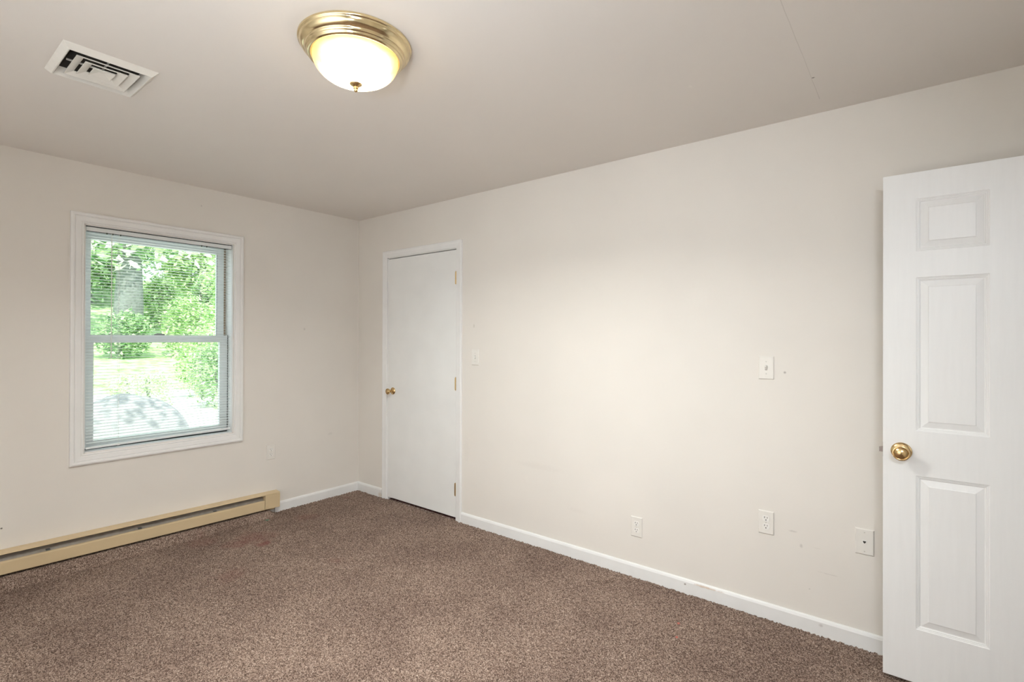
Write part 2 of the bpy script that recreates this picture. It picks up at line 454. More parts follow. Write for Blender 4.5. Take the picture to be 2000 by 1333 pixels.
bm = bmesh.new()
slab(bm, [RY - T, WY0, WY1, T], [-0.35, WZ0, WZ1, H + 0.1], {(1, 1)}, lambda u, v, t: (t, u, v), 0.0, -T)
tag(link('wall_left', bm, M['wall_window']), 'beige painted wall with the window and the baseboard heater', 'wall', kind='structure')
bm = bmesh.new()
slab(bm, [0.0, CX0, CX1, RX + T], [-0.1, 0.0, CZ1, H + 0.1], {(1, 1)}, lambda u, v, t: (u, t, v), 0.0, T)
tag(link('wall_right', bm, M['wall_long']), 'long beige painted wall with the flush closet door', 'wall', kind='structure')
bm = bmesh.new()
slab(bm, [RY - T, DY0, DY1, 0.0], [-0.1, 0.0, DZ1, H + 0.1], {(1, 1)}, lambda u, v, t: (t, u, v), RX, RX + T)
tag(link('wall_entry', bm, M['wall']), 'beige wall with the entry doorway', 'wall', kind='structure')
tag(link('wall_back', bx(0.0, RX, RY - T, RY, -0.1, H + 0.1), M['wall']), 'beige wall behind the camera', 'wall', kind='structure')

# ceiling with the duct hole
VX, VY = 1.4275, -2.1875
bm = bmesh.new()
slab(bm, [-T, VX - 0.13, VX + 0.13, RX + T + 1.3], [RY - T, VY - 0.12, VY + 0.12, T + 0.75], {(1, 1)}, lambda u, v, t: (u, v, t), H, H + 0.12)
tag(link('ceiling', bm, M['ceiling']), 'pale beige painted ceiling with a faint drywall seam', 'ceiling', kind='structure')

# carpeted floor: a fine grid with uneven pile
def floor_mesh():
    x0, x1, y0, y1 = -0.0, RX + 0.02, RY, 0.02
    nx, ny = 780, 566
    rng = np.random.default_rng(4)
    X, Y = np.meshgrid(np.linspace(x0, x1, nx), np.linspace(y0, y1, ny))
    jit = 0.0022
    X = X + rng.uniform(-jit, jit, X.shape); Y = Y + rng.uniform(-jit, jit, Y.shape)
    Z = rng.uniform(-0.0040, 0.0030, X.shape)
    Z = Z + np.where((Y > -0.030) | (X < 0.030), rng.uniform(-0.002, 0.006, X.shape), 0)
    # the carpet is turned up against the wall under the heater
    t = np.clip((0.104 - X) / 0.048, 0, 1); e = np.clip((-0.775 - Y) / 0.06, 0, 1)
    Z = Z + t * t * (3 - 2 * t) * e * (0.058 - 0.0161 * (Y + 0.757) - 0.014)
    co_ = np.stack([X, Y, Z], -1).reshape(-1, 3)
    idx = np.arange(nx * ny).reshape(ny, nx)
    q = np.stack([idx[:-1, :-1], idx[:-1, 1:], idx[1:, 1:], idx[1:, :-1]], -1).reshape(-1, 4)
    me = bpy.data.meshes.new('floor')
    me.vertices.add(len(co_)); me.vertices.foreach_set('co', co_.ravel())
    me.loops.add(q.size); me.loops.foreach_set('vertex_index', q.ravel())
    me.polygons.add(len(q)); me.polygons.foreach_set('loop_start', np.arange(0, q.size, 4))
    me.update(calc_edges=True); me.validate()
    me.materials.append(M['carpet'])
    o = bpy.data.objects.new('floor', me); COL.objects.link(o)
    return o
tag(floor_mesh(), 'brown cut pile carpet covering the floor, slightly stained', 'floor', kind='structure')

# closet hollow behind the flush door, hallway stub behind the entry doorway
def hollow(name, x0, x1, y0, y1, open_side, label, mat):
    bm = bmesh.new(); t = 0.04
    box(bm, x0, x1, y0, y1, -0.10, -0.012)
    if open_side == 'y0':
        box(bm, x0 - t, x0, y0, y1 + t, -0.1, H); box(bm, x1, x1 + t, y0, y1 + t, -0.1, H); box(bm, x0, x1, y1, y1 + t, -0.1, H)
    else:
        box(bm, x0, x1 + t, y0 - t, y0, -0.1, H); box(bm, x0, x1 + t, y1, y1 + t, -0.1, H); box(bm, x1, x1 + t, y0, y1, -0.1, H)
    if open_side == 'y0': box(bm, CX0 + 0.001, CX1 - 0.001, 0.012, y0, -0.02, 0.004)
    tag(link(name, bm, mat), label, 'wall', kind='structure')
hollow('wall_closet', 0.2, 1.6, T, 0.72, 'y0', 'inside of the closet behind the flush door', plain('closet_inside', (0.10, 0.03, 0.03), 0.9))
hollow('wall_hall', RX + T, RX + 1.2, -1.3, 0.0, 'x0', 'hallway walls beyond the entry doorway', M['wall'])

# baseboards
BP = [(0, -0.02), (0, 0.079), (0.004, 0.079), (0.009, 0.074), (0.0125, 0.064), (0.0125, -0.02)]
bm = bmesh.new(); extrude_profile(bm, BP, -0.768, -0.0005, lambda p, a, b: (a + 0.0004, p, b))
tag(link('baseboard_left', bm, M['base']), 'short white baseboard between the heater and the room corner', 'baseboard', kind='structure')
bm = bmesh.new()
fr = lambda p, a, b: (p, -a - 0.0004, b)
extrude_profile(bm, BP, 0.0128, 0.358, fr); extrude_profile(bm, BP, 1.304, RX - 0.001, fr)
tag(link('baseboard_right', bm, M['base']), 'white scuffed baseboard along the long wall', 'baseboard', kind='structure')
bm = bmesh.new()
extrude_profile(bm, BP, RY + 0.001, DY0 - 0.07, lambda p, a, b: (RX - a - 0.0004, p, b))
tag(link('baseboard_entry', bm, M['base']), 'white baseboard on the entry wall', 'baseboard', kind='structure')

# ------------------------------------------------------------------ window
CAS = [(0.004, 0.0), (0.004, 0.010), (0.010, 0.012), (0.014, 0.009), (0.019, 0.013), (0.042, 0.015), (0.047, 0.012), (0.051, 0.019), (0.060, 0.020), (0.068, 0.016), (0.070, 0.0)]
win = thing('window_1', 'white framed double-hung window with stepped casing', 'window', (0, (WY0 + WY1) / 2, WZ0), kind='structure')
def wpart(name, bm, mat, **k):
    o = link(name, bm, mat, **k); o.parent = win
    o.matrix_parent_inverse = Matrix.Translation(-win.location); return o
bm = bmesh.new(); mitred_frame(bm, CAS, WY0, WY1, WZ0, WZ1, lambda u, v, h: (h + 0.0003, u, v))
wpart('window_casing', bm, M['trim'])
bm = bmesh.new(); j = 0.012   # jamb lining of the reveal
box(bm, -T, 0.001, WY0, WY0 + j * 0.3, WZ0, WZ1); box(bm, -T, 0.001, WY1 - j * 0.3, WY1, WZ0, WZ1)
box(bm, -T, 0.001, WY0, WY1, WZ1 - 0.004, WZ1)
wpart('window_frame', bm, M['trim'])
bm = bmesh.new(); box(bm, -T, 0.001, WY0, WY1, WZ0, WZ0 + 0.006)
wpart('window_sill', bm, M['trim'])
def sash(x0, x1, y0, y1, z0, z1, gy0, gy1, gz0, gz1, name):
    bm = bmesh.new()
    slab(bm, [y0, gy0, gy1, y1], [z0, gz0, gz1, z1], {(1, 1)}, lambda u, v, t: (t, u, v), x0, x1)
    o = wpart(name, bm, M['vinyl'])
    bm = bmesh.new(); xm = (x0 + x1) / 2
    vs = [bm.verts.new(p) for p in ((xm, gy0, gz0), (xm, gy1, gz0), (xm, gy1, gz1), (xm, gy0, gz1))]
    bm.faces.new(vs)
    r = bmesh.ops.extrude_face_region(bm, geom=bm.faces[:]); 
    for v in [e for e in r['geom'] if isinstance(e, bmesh.types.BMVert)]: v.co.x -= 0.003
    bmesh.ops.recalc_face_normals(bm, faces=bm.faces)
    p = link('pane', bm, M['glass']); p.parent = o
    return o
sash(-0.128, -0.103, -1.940, -1.108, 1.352, 2.055, -1.893, -1.157, 1.39, 1.998, 'upper_sash')
ls = sash(-0.100, -0.072, -1.938, -1.094, 0.687, 1.394, -1.884, -1.147, 0.731, 1.343, 'lower_sash')
wpart('sash_track', bx(-0.126, -0.119, -1.107, -1.0885, 0.68, 2.06), M['tan_track'])
wpart('sash_gap_shade', bx(-0.078, -0.0705, -1.938, -1.094, 0.678, 0.6865), M['gap_shade'])  # dark strips painting the shade in the gaps around the sashes
wpart('sash_gap_shade', bx(-0.0735, -0.0715, -1.0938, -1.0905, 0.690, 1.394), M['gap_shade'])
wpart('sash_gap_shade', bx(-0.1045, -0.1025, -1.1585, -1.1560, 1.394, 1.998), M['gap_shade'])
bm = bmesh.new(); box(bm, -0.098, -0.078, -1.555, -1.497, 1.394, 1.400); box(bm, -0.094, -0.082, -1.545, -1.512, 1.400, 1.4065, bev=0.002)
wpart('sash_lock', bm, M['lock'])

# venetian mini blind hanging in the reveal
bl = thing('venetian_blind', 'white mini venetian blind lowered over the window with its slats open', 'blind', (-0.022, -1.514, 2.058))
def bpart(name, bm, mat, **k):
    o = link(name, bm, mat, **k); o.parent = bl
    o.matrix_parent_inverse = Matrix.Translation(-bl.location); return o
SY0, SY1 = -1.933, -1.095
bm = bmesh.new(); box(bm, -0.036, -0.010, -1.936, -1.092, 2.031, 2.0565, bev=0.002)
bpart('headrail', bm, M['slat'])
bpart('headrail_gap_shade', bx(-0.0125, -0.0095, -1.934, -1.094, 2.0272, 2.0312), M['gap_shade'])  # dark strip in place of the shaded gap under the headrail
bpart('headrail_top_shade', bx(-0.030, -0.0105, -1.936, -1.092, 2.0565, 2.0615), M['gap_shade'])  # dark strip painting the shadow line above the headrail
bm = bmesh.new()
z = 2.018; k = 0
while z > 0.725:
    sl = []
    for (xx, dz) in ((-0.0355, -0.0005), (-0.029, 0.0008), (-0.022, 0.0013), (-0.015, 0.0008), (-0.0095, -0.0012)):
        sl.append((bm.verts.new((xx, SY0, z + dz)), bm.verts.new((xx, SY1, z + dz + 0.0000))))
    for i in range(4):
        bm.faces.new((sl[i][0], sl[i + 1][0], sl[i + 1][1], sl[i][1]))
    z -= 0.0187; k += 1
bpart('slats', bm, M['slat'], smooth=True)
bm = bmesh.new()
vs = []
box(bm, -0.034, -0.011, SY0, SY1, 0.691, 0.703, bev=0.002)
for v in bm.verts: v.co.z += (v.co.y - SY0) / (SY1 - SY0) * 0.011
bpart('bottom_rail', bm, M['slat'])
for y in (-1.770, -1.295):
    bm = bmesh.new()
    for xx in (-0.0362, -0.0092):
        box(bm, xx - 0.0004, xx + 0.0004, y - 0.0006, y + 0.0006, 0.70, 2.032)
    box(bm, -0.036, -0.0085, y - 0.006, y + 0.006, 0.690 + 0.011 * (y - SY0) / (SY1 - SY0), 0.6925 + 0.011 * (y - SY0) / (SY1 - SY0))
    bpart('ladder_cord', bm, M['cord'])
bm = bmesh.new(); lathe(bm, [(0.0, 1.245), (0.003, 1.248), (0.0024, 1.27), (0.0024, 2.00), (0.0012, 2.004), (0.0012, 2.028), (0, 2.03)], 8, 'z', (-0.004, -1.811, 0))
bpart('tilt_wand', bm, M['cord'], smooth=True)
for yy in (-1.835, -1.805, -1.765, -1.295, -1.262):
    bpart('headrail_clip', bx(-0.0105, -0.006, yy - 0.003, yy + 0.003, 2.023, 2.032), M['lock'])

# ------------------------------------------------------------------ closet door (flush)
CASD = [(0.0, 0.0), (0.0, 0.008), (0.006, 0.010), (0.030, 0.012), (0.044, 0.015), (0.054, 0.014), (0.057, 0.010), (0.057, 0.0)]
bm = bmesh.new(); mitred_frame(bm, CASD, 0.4195, 1.2455, -0.01, 2.0625, lambda u, v, h: (u, -h - 0.0003, v), bottom=False)
tag(link('trim_1', bm, M['trim']), 'white casing around the flush closet door', 'trim', kind='structure')
bm = bmesh.new()
box(bm, CX0, 0.4345, -0.001, T, -0.01, CZ1); box(bm, 1.2420, CX1, -0.001, T, -0.01, CZ1); box(bm, CX0, CX1, -0.001, T, 2.0565, CZ1)
box(bm, 0.4345, 0.447, 0.037, 0.05, 0, 2.0525); box(bm, 1.230, 1.242, 0.037, 0.05, 0, 2.0525); box(bm, 0.4345, 1.242, 0.037, 0.05, 2.042, 2.0565)
tag(link('trim_2', bm, M['trim']), 'white jamb of the closet doorway', 'trim', kind='structure')
cd = thing('door_1', 'closed flush white closet door with a small brass knob', 'door', (1.2405, 0.016, 0.022), kind='structure')
def attach(o, par):
    o.parent = par; o.matrix_parent_inverse = Matrix.Translation(-par.location); return o
attach(link('door_leaf', bx(0.4365, 1.2400, -0.003, 0.033, 0.024, 2.0485, bev=0.0012), M['door_flat']), cd)

KNOB_ROSE = [(0.0, 0.0), (0.0345, 0.0), (0.0350, 0.003), (0.033, 0.006), (0.027, 0.0095), (0.018, 0.012), (0.0145, 0.014)]
KNOB_BALL = [(0.0125, 0.012), (0.0115, 0.024), (0.0125, 0.031), (0.017, 0.037), (0.0235, 0.043), (0.0275, 0.049), (0.0290, 0.054), (0.0290, 0.0570), (0.0280, 0.0595), (0.0262, 0.0602), (0.0248, 0.0600), (0.0244, 0.0560), (0.0232, 0.0556), (0.0226, 0.0575), (0.0190, 0.0602), (0.0130, 0.0632), (0.006, 0.0650), (0.0, 0.0655)]
def knob(par, x, y, z, sgn, mat, s=1.0):
    """sgn -1: stands out towards -y"""
    bm = bmesh.new(); lathe(bm, [(r * s, h * sgn) for r, h in KNOB_ROSE], 40, 'y', (x, y, z))
    rose = attach(link('knob_rose', bm, mat, smooth=True), par)
    bm = bmesh.new(); lathe(bm, [(r * s, h * sgn) for r, h in KNOB_BALL], 40, 'y', (x, y, z))
    kn = attach(link('knob', bm, mat, smooth=True), par)
    bm = bmesh.new(); lathe(bm, [(0.0, 0.0655 * sgn), (0.0017, 0.0655 * sgn), (0.0017, 0.0664 * sgn), (0, 0.0664 * sgn)], 12, 'y', (x, y, z))
    for q in (rose, kn):
        es = q.modifiers.new('crisp_edges', 'EDGE_SPLIT'); es.split_angle = math.radians(32)
    h = link('release_hole', bm, M['slot']); h.parent = kn
    return kn
knob(cd, 0.497, -0.003, 0.930, -1, M['brass'], 0.86)
knob(cd, 0.497, 0.033, 0.930, 1, M['brass'], 0.86)
for zc in (1.835, 1.033, 0.236):
    bm = bmesh.new()
    lathe(bm, [(0.0, -0.050), (0.0035, -0.049), (0.0040, -0.046), (0.0058, -0.044), (0.0058, -0.027), (0.0053, -0.0265), (0.0058, -0.026), (0.0058, -0.009), (0.0053, -0.0085), (0.0058, -0.008), (0.0058, 0.009), (0.0053, 0.0095), (0.0058, 0.010), (0.0058, 0.027), (0.0053, 0.0275), (0.0058, 0.028), (0.0058, 0.044), (0.0040, 0.046), (0.0035, 0.050), (0.0, 0.052)], 14, 'z', (1.2410, -0.0085, zc))
    box(bm, 1.2285, 1.2412, -0.0045, -0.0030, zc - 0.044, zc + 0.044)
    box(bm, 1.2412, 1.2450, -0.0040, -0.0010, zc - 0.044, zc + 0.044)
    attach(link('hinge', bm, M['brass_old'], smooth=False), cd)

# ------------------------------------------------------------------ entry door, six-panel, swung open along the long wall
EX0, EX1, EY0, EY1, EZ0, EZ1 = 3.8568, 4.6190, -0.1761, -0.1411, 0.0161, 2.0460
ed = thing('door_2', 'open white six-panel door with a brass knob standing against the long wall', 'door', (EX1, EY1, EZ0), kind='structure')
def six_panel():
    bm = bmesh.new()
    us = [EX0, 3.9632, 4.1782, 4.2976, 4.5126, EX1]
    vs = [EZ0, 0.2300, 0.8390, 1.0170, 1.6265, 1.7310, 1.9390, EZ1]
    prof = [(0.0025, 0.0022), (0.0055, 0.0024), (0.0065, 0.0042), (0.0105, 0.0046), (0.0120, 0.0075), (0.0150, 0.0080), (0.0375, 0.0030), (0.0385, 0.0012), (0.0405, 0.0008)]
    for (yf, s) in ((EY0, 1), (EY1, -1)):
        for i in range(5):
            for j_ in range(7):
                a, b_, c, d_ = us[i], us[i + 1], vs[j_], vs[j_ + 1]
                if i in (1, 3) and j_ in (1, 3, 5):
                    prev = [bm.verts.new(p) for p in ((a, yf, c), (b_, yf, c), (b_, yf, d_), (a, yf, d_))]
                    for (ins, dep) in prof:
                        y = yf + s * dep
                        cur = [bm.verts.new(p) for p in ((a + ins, y, c + ins), (b_ - ins, y, c + ins), (b_ - ins, y, d_ - ins), (a + ins, y, d_ - ins))]
                        for k in range(4):
                            bm.faces.new((prev[k], prev[(k + 1) % 4], cur[(k + 1) % 4], cur[k]))
                        prev = cur
                    bm.faces.new(prev)
                else:
                    bm.faces.new([bm.verts.new(p) for p in ((a, yf, c), (b_, yf, c), (b_, yf, d_), (a, yf, d_))])
    def q(*ps): bm.faces.new([bm.verts.new(p) for p in ps])
    for k in range(7):
        for x in (EX0, EX1): q((x, EY0, vs[k]), (x, EY1, vs[k]), (x, EY1, vs[k + 1]), (x, EY0, vs[k + 1]))
    for k in range(5):
        for zz in (EZ0, EZ1): q((us[k], EY0, zz), (us[k + 1], EY0, zz), (us[k + 1], EY1, zz), (us[k], EY1, zz))
    bmesh.ops.remove_doubles(bm, verts=bm.verts, dist=1e-5)
    bmesh.ops.recalc_face_normals(bm, faces=bm.faces)
    return bm
leaf = attach(link('door_leaf', six_panel(), M['door_panel']), ed)
bv = leaf.modifiers.new('soft_edges', 'BEVEL'); bv.width = 0.0007; bv.segments = 2; bv.limit_method = 'ANGLE'; bv.angle_limit = math.radians(25)
knob(ed, 3.917, EY0, 0.930, -1, M['brass'])
knob(ed, 3.917, EY1, 0.930, 1, M['brass'])
bm = bmesh.new(); box(bm, 3.8440, 3.858, -0.1675, -0.1495, 0.9180, 0.9370)
for v in bm.verts:
    if v.co.x < 3.85 and v.co.y > -0.16: v.co.x += 0.009
attach(link('latch', bm, M['latch']), ed)
attach(link('latch_plate', bx(3.8560, 3.8570, -0.171, -0.146, 0.900, 0.958), M['latch']), ed)
for zc in (0.25, 1.03, 1.82):
    bm = bmesh.new(); lathe(bm, [(0, -0.045), (0.006, -0.045), (0.006, 0.045), (0, 0.045)], 12, 'z', (4.6255, -0.1365, zc))
    box(bm, 4.6185, 4.6250, -0.172, -0.1405, zc - 0.044, zc + 0.044)
    attach(link('hinge', bm, M['brass_old']), ed)
bm = bmesh.new(); mitred_frame(bm, CASD, DY0 + 0.012, DY1 - 0.012 + 0.0, 0.0, DZ1 - 0.01, lambda u, v, h: (RX - h - 0.0003, u, v), bottom=False)
tag(link('trim_3', bm, M['trim']), 'white casing around the entry doorway', 'trim', kind='structure')
bm = bmesh.new()
box(bm, RX, RX + T, DY0, DY0 + 0.014, 0, DZ1); box(bm, RX, RX + T, DY1 - 0.014, DY1, 0, DZ1); box(bm, RX, RX + T, DY0, DY1, DZ1 - 0.014, DZ1)
tag(link('trim_4', bm, M['trim']), 'white jamb of the entry doorway', 'trim', kind='structure')

# ------------------------------------------------------------------ baseboard heater
ht = thing('baseboard_heater', 'almond electric baseboard heater along the wall under the window', 'heater', (0.0004, -0.757, 0.058))
ht.rotation_euler = (-0.0161, 0, 0)
HL = 2.16     # length; local y runs 0 .. -HL
def hpart(name, bm, mat, par=ht):
    o = link(name, bm, mat); o.parent = par; return o
def hprof(name, pts, y0, y1, mat):
    bm = bmesh.new(); extrude_profile(bm, pts, y0, y1, lambda p, a, b: (a, p, b)); return hpart(name, bm, mat)
hprof('back_plate', [(0, -0.030), (0.004, -0.030), (0.004, 0.116), (0, 0.116)], 0, -HL, M['heater'])
hprof('top_cover', [(0, 0.1165), (0.002, 0.1205), (0.058, 0.1155), (0.063, 0.1130), (0.0640, 0.1085), (0.0625, 0.1085), (0.061, 0.1115), (0.056, 0.1130), (0.004, 0.117)], 0, -HL, M['heater'])
hprof('front_panel', [(0.060, 0.002), (0.0655, 0.0), (0.0672, 0.004), (0.0672, 0.064), (0.0655, 0.069), (0.056, 0.0715), (0.0555, 0.070), (0.0635, 0.067), (0.0655, 0.063), (0.0655, 0.005), (0.061, 0.004)], -0.1185, -HL + 0.1, M['heater'])
hprof('deflector', [(0.006, 0.104), (0.0072, 0.104), (0.050, 0.060), (0.049, 0.059)], -0.117, -HL + 0.1, M['heater_in'])
bm = bmesh.new(); lathe(bm, [(0.006, -0.13), (0.006, -HL + 0.11)], 10, 'y', (0.032, 0, 0.035))
y = -0.16
while y > -HL + 0.14:
    box(bm, 0.012, 0.052, y - 0.0004, y + 0.0004, 0.014, 0.056); y -= 0.012
hpart('heating_element', bm, M['heater_in'])
bm = bmesh.new(); box(bm, 0.004, 0.0680, -0.115, -0.0015, 0.001, 0.1065, bev=0.0007)
hpart('junction_box', bm, M['heater'])
bm = bmesh.new(); box(bm, 0.004, 0.0680, -HL + 0.0015, -HL + 0.1, 0.001, 0.1075, bev=0.0015)
hpart('junction_box', bm, M['heater'])
for yb in (-1.354, -0.911, -0.463, -1.797):
    bm = bmesh.new()
    box(bm, 0.030, 0.060, yb - 0.012, yb + 0.006, 0.074, 0.0775); box(bm, 0.028, 0.0305, yb - 0.012, yb + 0.006, 0.062, 0.0775)
    hpart('bracket', bm, M['steel'])

# ------------------------------------------------------------------ ceiling lamp
lx, ly = 2.375, -1.670
lamp = thing('ceiling_lamp', 'round flush ceiling light with polished brass pan and glowing alabaster glass bowl', 'ceiling light', (lx, ly, H))
bm = bmesh.new()
PAN = [(0.0, -0.0005), (0.1950, -0.0005), (0.1972, -0.003), (0.1972, -0.008), (0.1960, -0.0115), (0.1925, -0.0125), (0.1920, -0.0150), (0.1905, -0.0200), (0.1870, -0.0260), (0.1820, -0.0315), (0.1765, -0.0350), (0.1745, -0.0360), (0.1740, -0.0385), (0.1725, -0.0425), (0.1700, -0.0455), (0.1675, -0.0470), (0.1670, -0.0495), (0.1650, -0.0530), (0.1615, -0.0555), (0.1570, -0.0565), (0.1530, -0.0560), (0.1510, -0.0530), (0.1510, -0.0400), (0.0, -0.0400)]
lathe(bm, PAN, 96)
hpan = link('brass_pan', bm, M['brass_lamp'], lamp, smooth=True)
bm = bmesh.new()
pr_ = [(0.1485, -0.046), (0.1495, -0.055)]
for k in range(1, 17):
    a = k / 16 * math.pi / 2
    pr_.append((0.1495 * math.cos(a) ** 0.92 if k < 16 else 0.0, -0.055 - 0.087 * math.sin(a)))
lathe(bm, pr_, 96)
link('glass_bowl', bm, M['bowl'], lamp, smooth=True)
bm = bmesh.new()
lathe(bm, [(0.0, -0.1395), (0.0210, -0.1405), (0.0222, -0.1425), (0.0205, -0.1455), (0.0130, -0.1500), (0.0085, -0.1530), (0.0070, -0.1545), (0.0090, -0.1560), (0.0092, -0.1585), (0.0070, -0.1610), (0.0060, -0.1620), (0.0072, -0.1645), (0.0064, -0.1680), (0.0035, -0.1710), (0.0, -0.1730)], 28)
link('finial', bm, M['brass_old'], lamp, smooth=True)

bulb = bpy.data.lights.new('lamp_bulb', 'AREA'); bulb.shape = 'DISK'; bulb.size = 0.15; bulb.energy = BULB_W; bulb.spread = math.radians(150); bulb.color = (1.0, 1.07, 1.13)
bo_ = bpy.data.objects.new('lamp_bulb', bulb); COL.objects.link(bo_); bo_.parent = lamp; bo_.location = (0, 0, -0.070)

# ------------------------------------------------------------------ ceiling vent
vt = thing('ceiling_vent', 'square white ceiling air register with nested louvres', 'vent', (VX, VY, H))
def rect_rings(bm, rings, close=True):
    R = [[bm.verts.new(p) for p in ((-hx, -hy, z), (hx, -hy, z), (hx, hy, z), (-hx, hy, z))] for hx, hy, z in rings]
    n = len(R)
    for i in range(n if close else n - 1):
        A, B = R[i], R[(i + 1) % n]
        for k in range(4): bm.faces.new((A[k], A[(k + 1) % 4], B[(k + 1) % 4], B[k]))
    bmesh.ops.recalc_face_normals(bm, faces=bm.faces)
bm = bmesh.new()
rect_rings(bm, [(0.1565, 0.1465, -0.0004), (0.1545, 0.1445, -0.004), (0.1385, 0.1285, -0.0200), (0.1350, 0.1250, -0.0200), (0.1190, 0.1090, 0.012), (0.1230, 0.1130, 0.012), (0.1260, 0.1160, -0.0004)])
link('frame', bm, M['vent'], vt)
for hh in (0.101, 0.069, 0.037):
    bm = bmesh.new()
    hy = hh - 0.0035
    rect_rings(bm, [(hh + 0.0004, hy + 0.0004, -0.0150), (hh + 0.0004, hy + 0.0004, -0.0190), (hh - 0.0016, hy - 0.0016, -0.0190), (hh - 0.0255, hy - 0.0255, -0.0070), (hh - 0.0240, hy - 0.0240, -0.0055)])
    link('louvre', bm, M['vent'], vt)
bm = bmesh.new()
box(bm, -0.119, 0.119, -0.002, 0.002, -0.004, 0.002); box(bm, -0.002, 0.002, -0.109, 0.109, -0.004, 0.002)
box(bm, -0.010, 0.010, -0.0015, 0.0015, -0.008, 0.004); box(bm, -0.0125, 0.0125, -0.0090, 0.0090, -0.0075, -0.0065)
link('crossbar', bm, M['vent'], vt)
bm = bmesh.new(); t = 0.003
for a in ((-0.129, -0.126, -0.119, 0.119), (0.126, 0.129, -0.119, 0.119), (-0.129, 0.129, -0.119, -0.116), (-0.129, 0.129, 0.116, 0.119)):
    box(bm, *a, 0.001, 0.22)
box(bm, -0.129, 0.129, -0.119, 0.119, 0.22, 0.223)
link('duct', bm, M['duct'], vt)

# ------------------------------------------------------------------ wall plates
def on_long(x, z): return Matrix.Translation((x, -0.0004, z))
def on_window(y, z): return Matrix.Translation((0.0004, y, z)) @ Matrix.Rotation(math.radians(90), 4, 'Z')
# local frame: x along the wall, -y out of the wall, z up
def plate(par):
    bm = bmesh.new(); w, h = 0.035, 0.057
    vs0 = [bm.verts.new((sx * w, 0, sz * h)) for sx, sz in ((-1, -1), (1, -1), (1, 1), (-1, 1))]
    vs1 = [bm.verts.new((sx * w, -0.0025, sz * h)) for sx, sz in ((-1, -1), (1, -1), (1, 1), (-1, 1))]
    vs2 = [bm.verts.new((sx * (w - 0.0035), -0.0058, sz * (h - 0.0035))) for sx, sz in ((-1, -1), (1, -1), (1, 1), (-1, 1))]
    for A, B in ((vs0, vs1), (vs1, vs2)):
        for k in range(4): bm.faces.new((A[k], A[(k + 1) % 4], B[(k + 1) % 4], B[k]))
    bm.faces.new(vs2); bm.faces.new(vs0)
    bmesh.ops.recalc_face_normals(bm, faces=bm.faces)
    return link('plate', bm, M['plastic'], par)
def screw(par, z):
    bm = bmesh.new(); lathe(bm, [(0, -0.0056), (0.0032, -0.0056), (0.0028, -0.0068), (0, -0.0071)], 14, 'y', (0, 0, z))
    return link('screw', bm, M['screw'], par)
def outlet(mat_, label):
    t = thing('wall_outlet', label, 'outlet', group='duplex outlets on the walls'); t.matrix_world = mat_
    plate(t); screw(t, 0)
    for zc in (0.0195, -0.0195):
        bm = bmesh.new()
        pts = []
        for k in range(28):
            a = 2 * math.pi * k / 28
            pts.append((0.0172 * math.cos(a), max(-0.0138, min(0.0138, 0.0172 * math.sin(a)))))
        A = [bm.verts.new((a, -0.0055, b + zc)) for a, b in pts]; B = [bm.verts.new((a * 0.97, -0.0076, b * 0.97 + zc)) for a, b in pts]
        for k in range(28): bm.faces.new((A[k], A[(k + 1) % 28], B[(k + 1) % 28], B[k]))
        bm.faces.new(B); bm.faces.new(A); bmesh.ops.recalc_face_normals(bm, faces=bm.faces)
        s = link('socket', bm, M['plastic_w'], t)
        bm = bmesh.new()
        box(bm, -0.0075, -0.0052, -0.0080, -0.0070, zc + 0.0010, zc + 0.0095); box(bm, 0.0052, 0.0072, -0.0080, -0.0070, zc + 0.0015, zc + 0.0088)
        lathe(bm, [(0, -0.0070), (0.0026, -0.0070), (0.0026, -0.0080), (0, -0.0080)], 12, 'y', (0, 0, zc - 0.0068))
        link('slots', bm, M['slot'], s)
    return t
def switch(mat_, label, up):
    t = thing('light_switch', label, 'switch', group='toggle switches on the long wall'); t.matrix_world = mat_
    plate(t); screw(t, 0.030); screw(t, -0.030)
    bm = bmesh.new(); box(bm, -0.0052, 0.0052, -0.0062, -0.0054, -0.0122, 0.0122); link('toggle_surround', bm, M['toggle_shade'], t)
    bm = bmesh.new(); s = 1 if up else -1
    pts = [(-0.0058, -0.0100 * s), (-0.0058, 0.0100 * s), (-0.0105, 0.0108 * s), (-0.0165, 0.0105 * s), (-0.0170, 0.0062 * s), (-0.0090, -0.0050 * s)]
    extrude_profile(bm, pts, -0.0042, 0.0042, lambda p, a, b: (p, a, b))
    link('toggle', bm, M['plastic_w'], t)
    return t
outlet(on_window(-0.799, 0.481), 'duplex wall outlet between the window and the room corner, above the heater end')
outlet(on_long(2.7005, 0.2925), 'duplex outlet low on the long wall, the lowest mounted one')
outlet(on_long(3.3835, 0.4735), 'duplex outlet on the long wall directly below the toggle switch plate')
switch(on_long(1.4370, 1.2395), 'toggle switch plate just right of the closet door casing', False)
switch(on_long(3.3830, 1.2375), 'toggle switch plate in the middle of the long wall, left of the open door', True)
ph = thing('phone_jack', 'ivory phone jack plate low on the wall beside the open door edge', 'phone jack'); ph.matrix_world = on_long(3.7840, 0.4775)
plate(ph); screw(ph, 0.042); screw(ph, -0.042)
bm = bmesh.new(); box(bm, -0.0085, 0.0085, -0.0072, -0.0055, -0.009, 0.009, bev=0.0005); jk = link('jack', bm, M['plastic_w'], ph)
bm = bmesh.new(); 
A = [bm.verts.new((a, -0.0070, b)) for a, b in ((-0.0055, 0.0040), (0.0055, 0.0040), (0.0055, 0.0002), (0.0018, -0.0058), (-0.0018, -0.0058), (-0.0055, 0.0002))]
B = [bm.verts.new((v.co.x, -0.0076, v.co.z)) for v in A]
for k in range(6): bm.faces.new((A[k], A[(k + 1) % 6], B[(k + 1) % 6], B[k]))
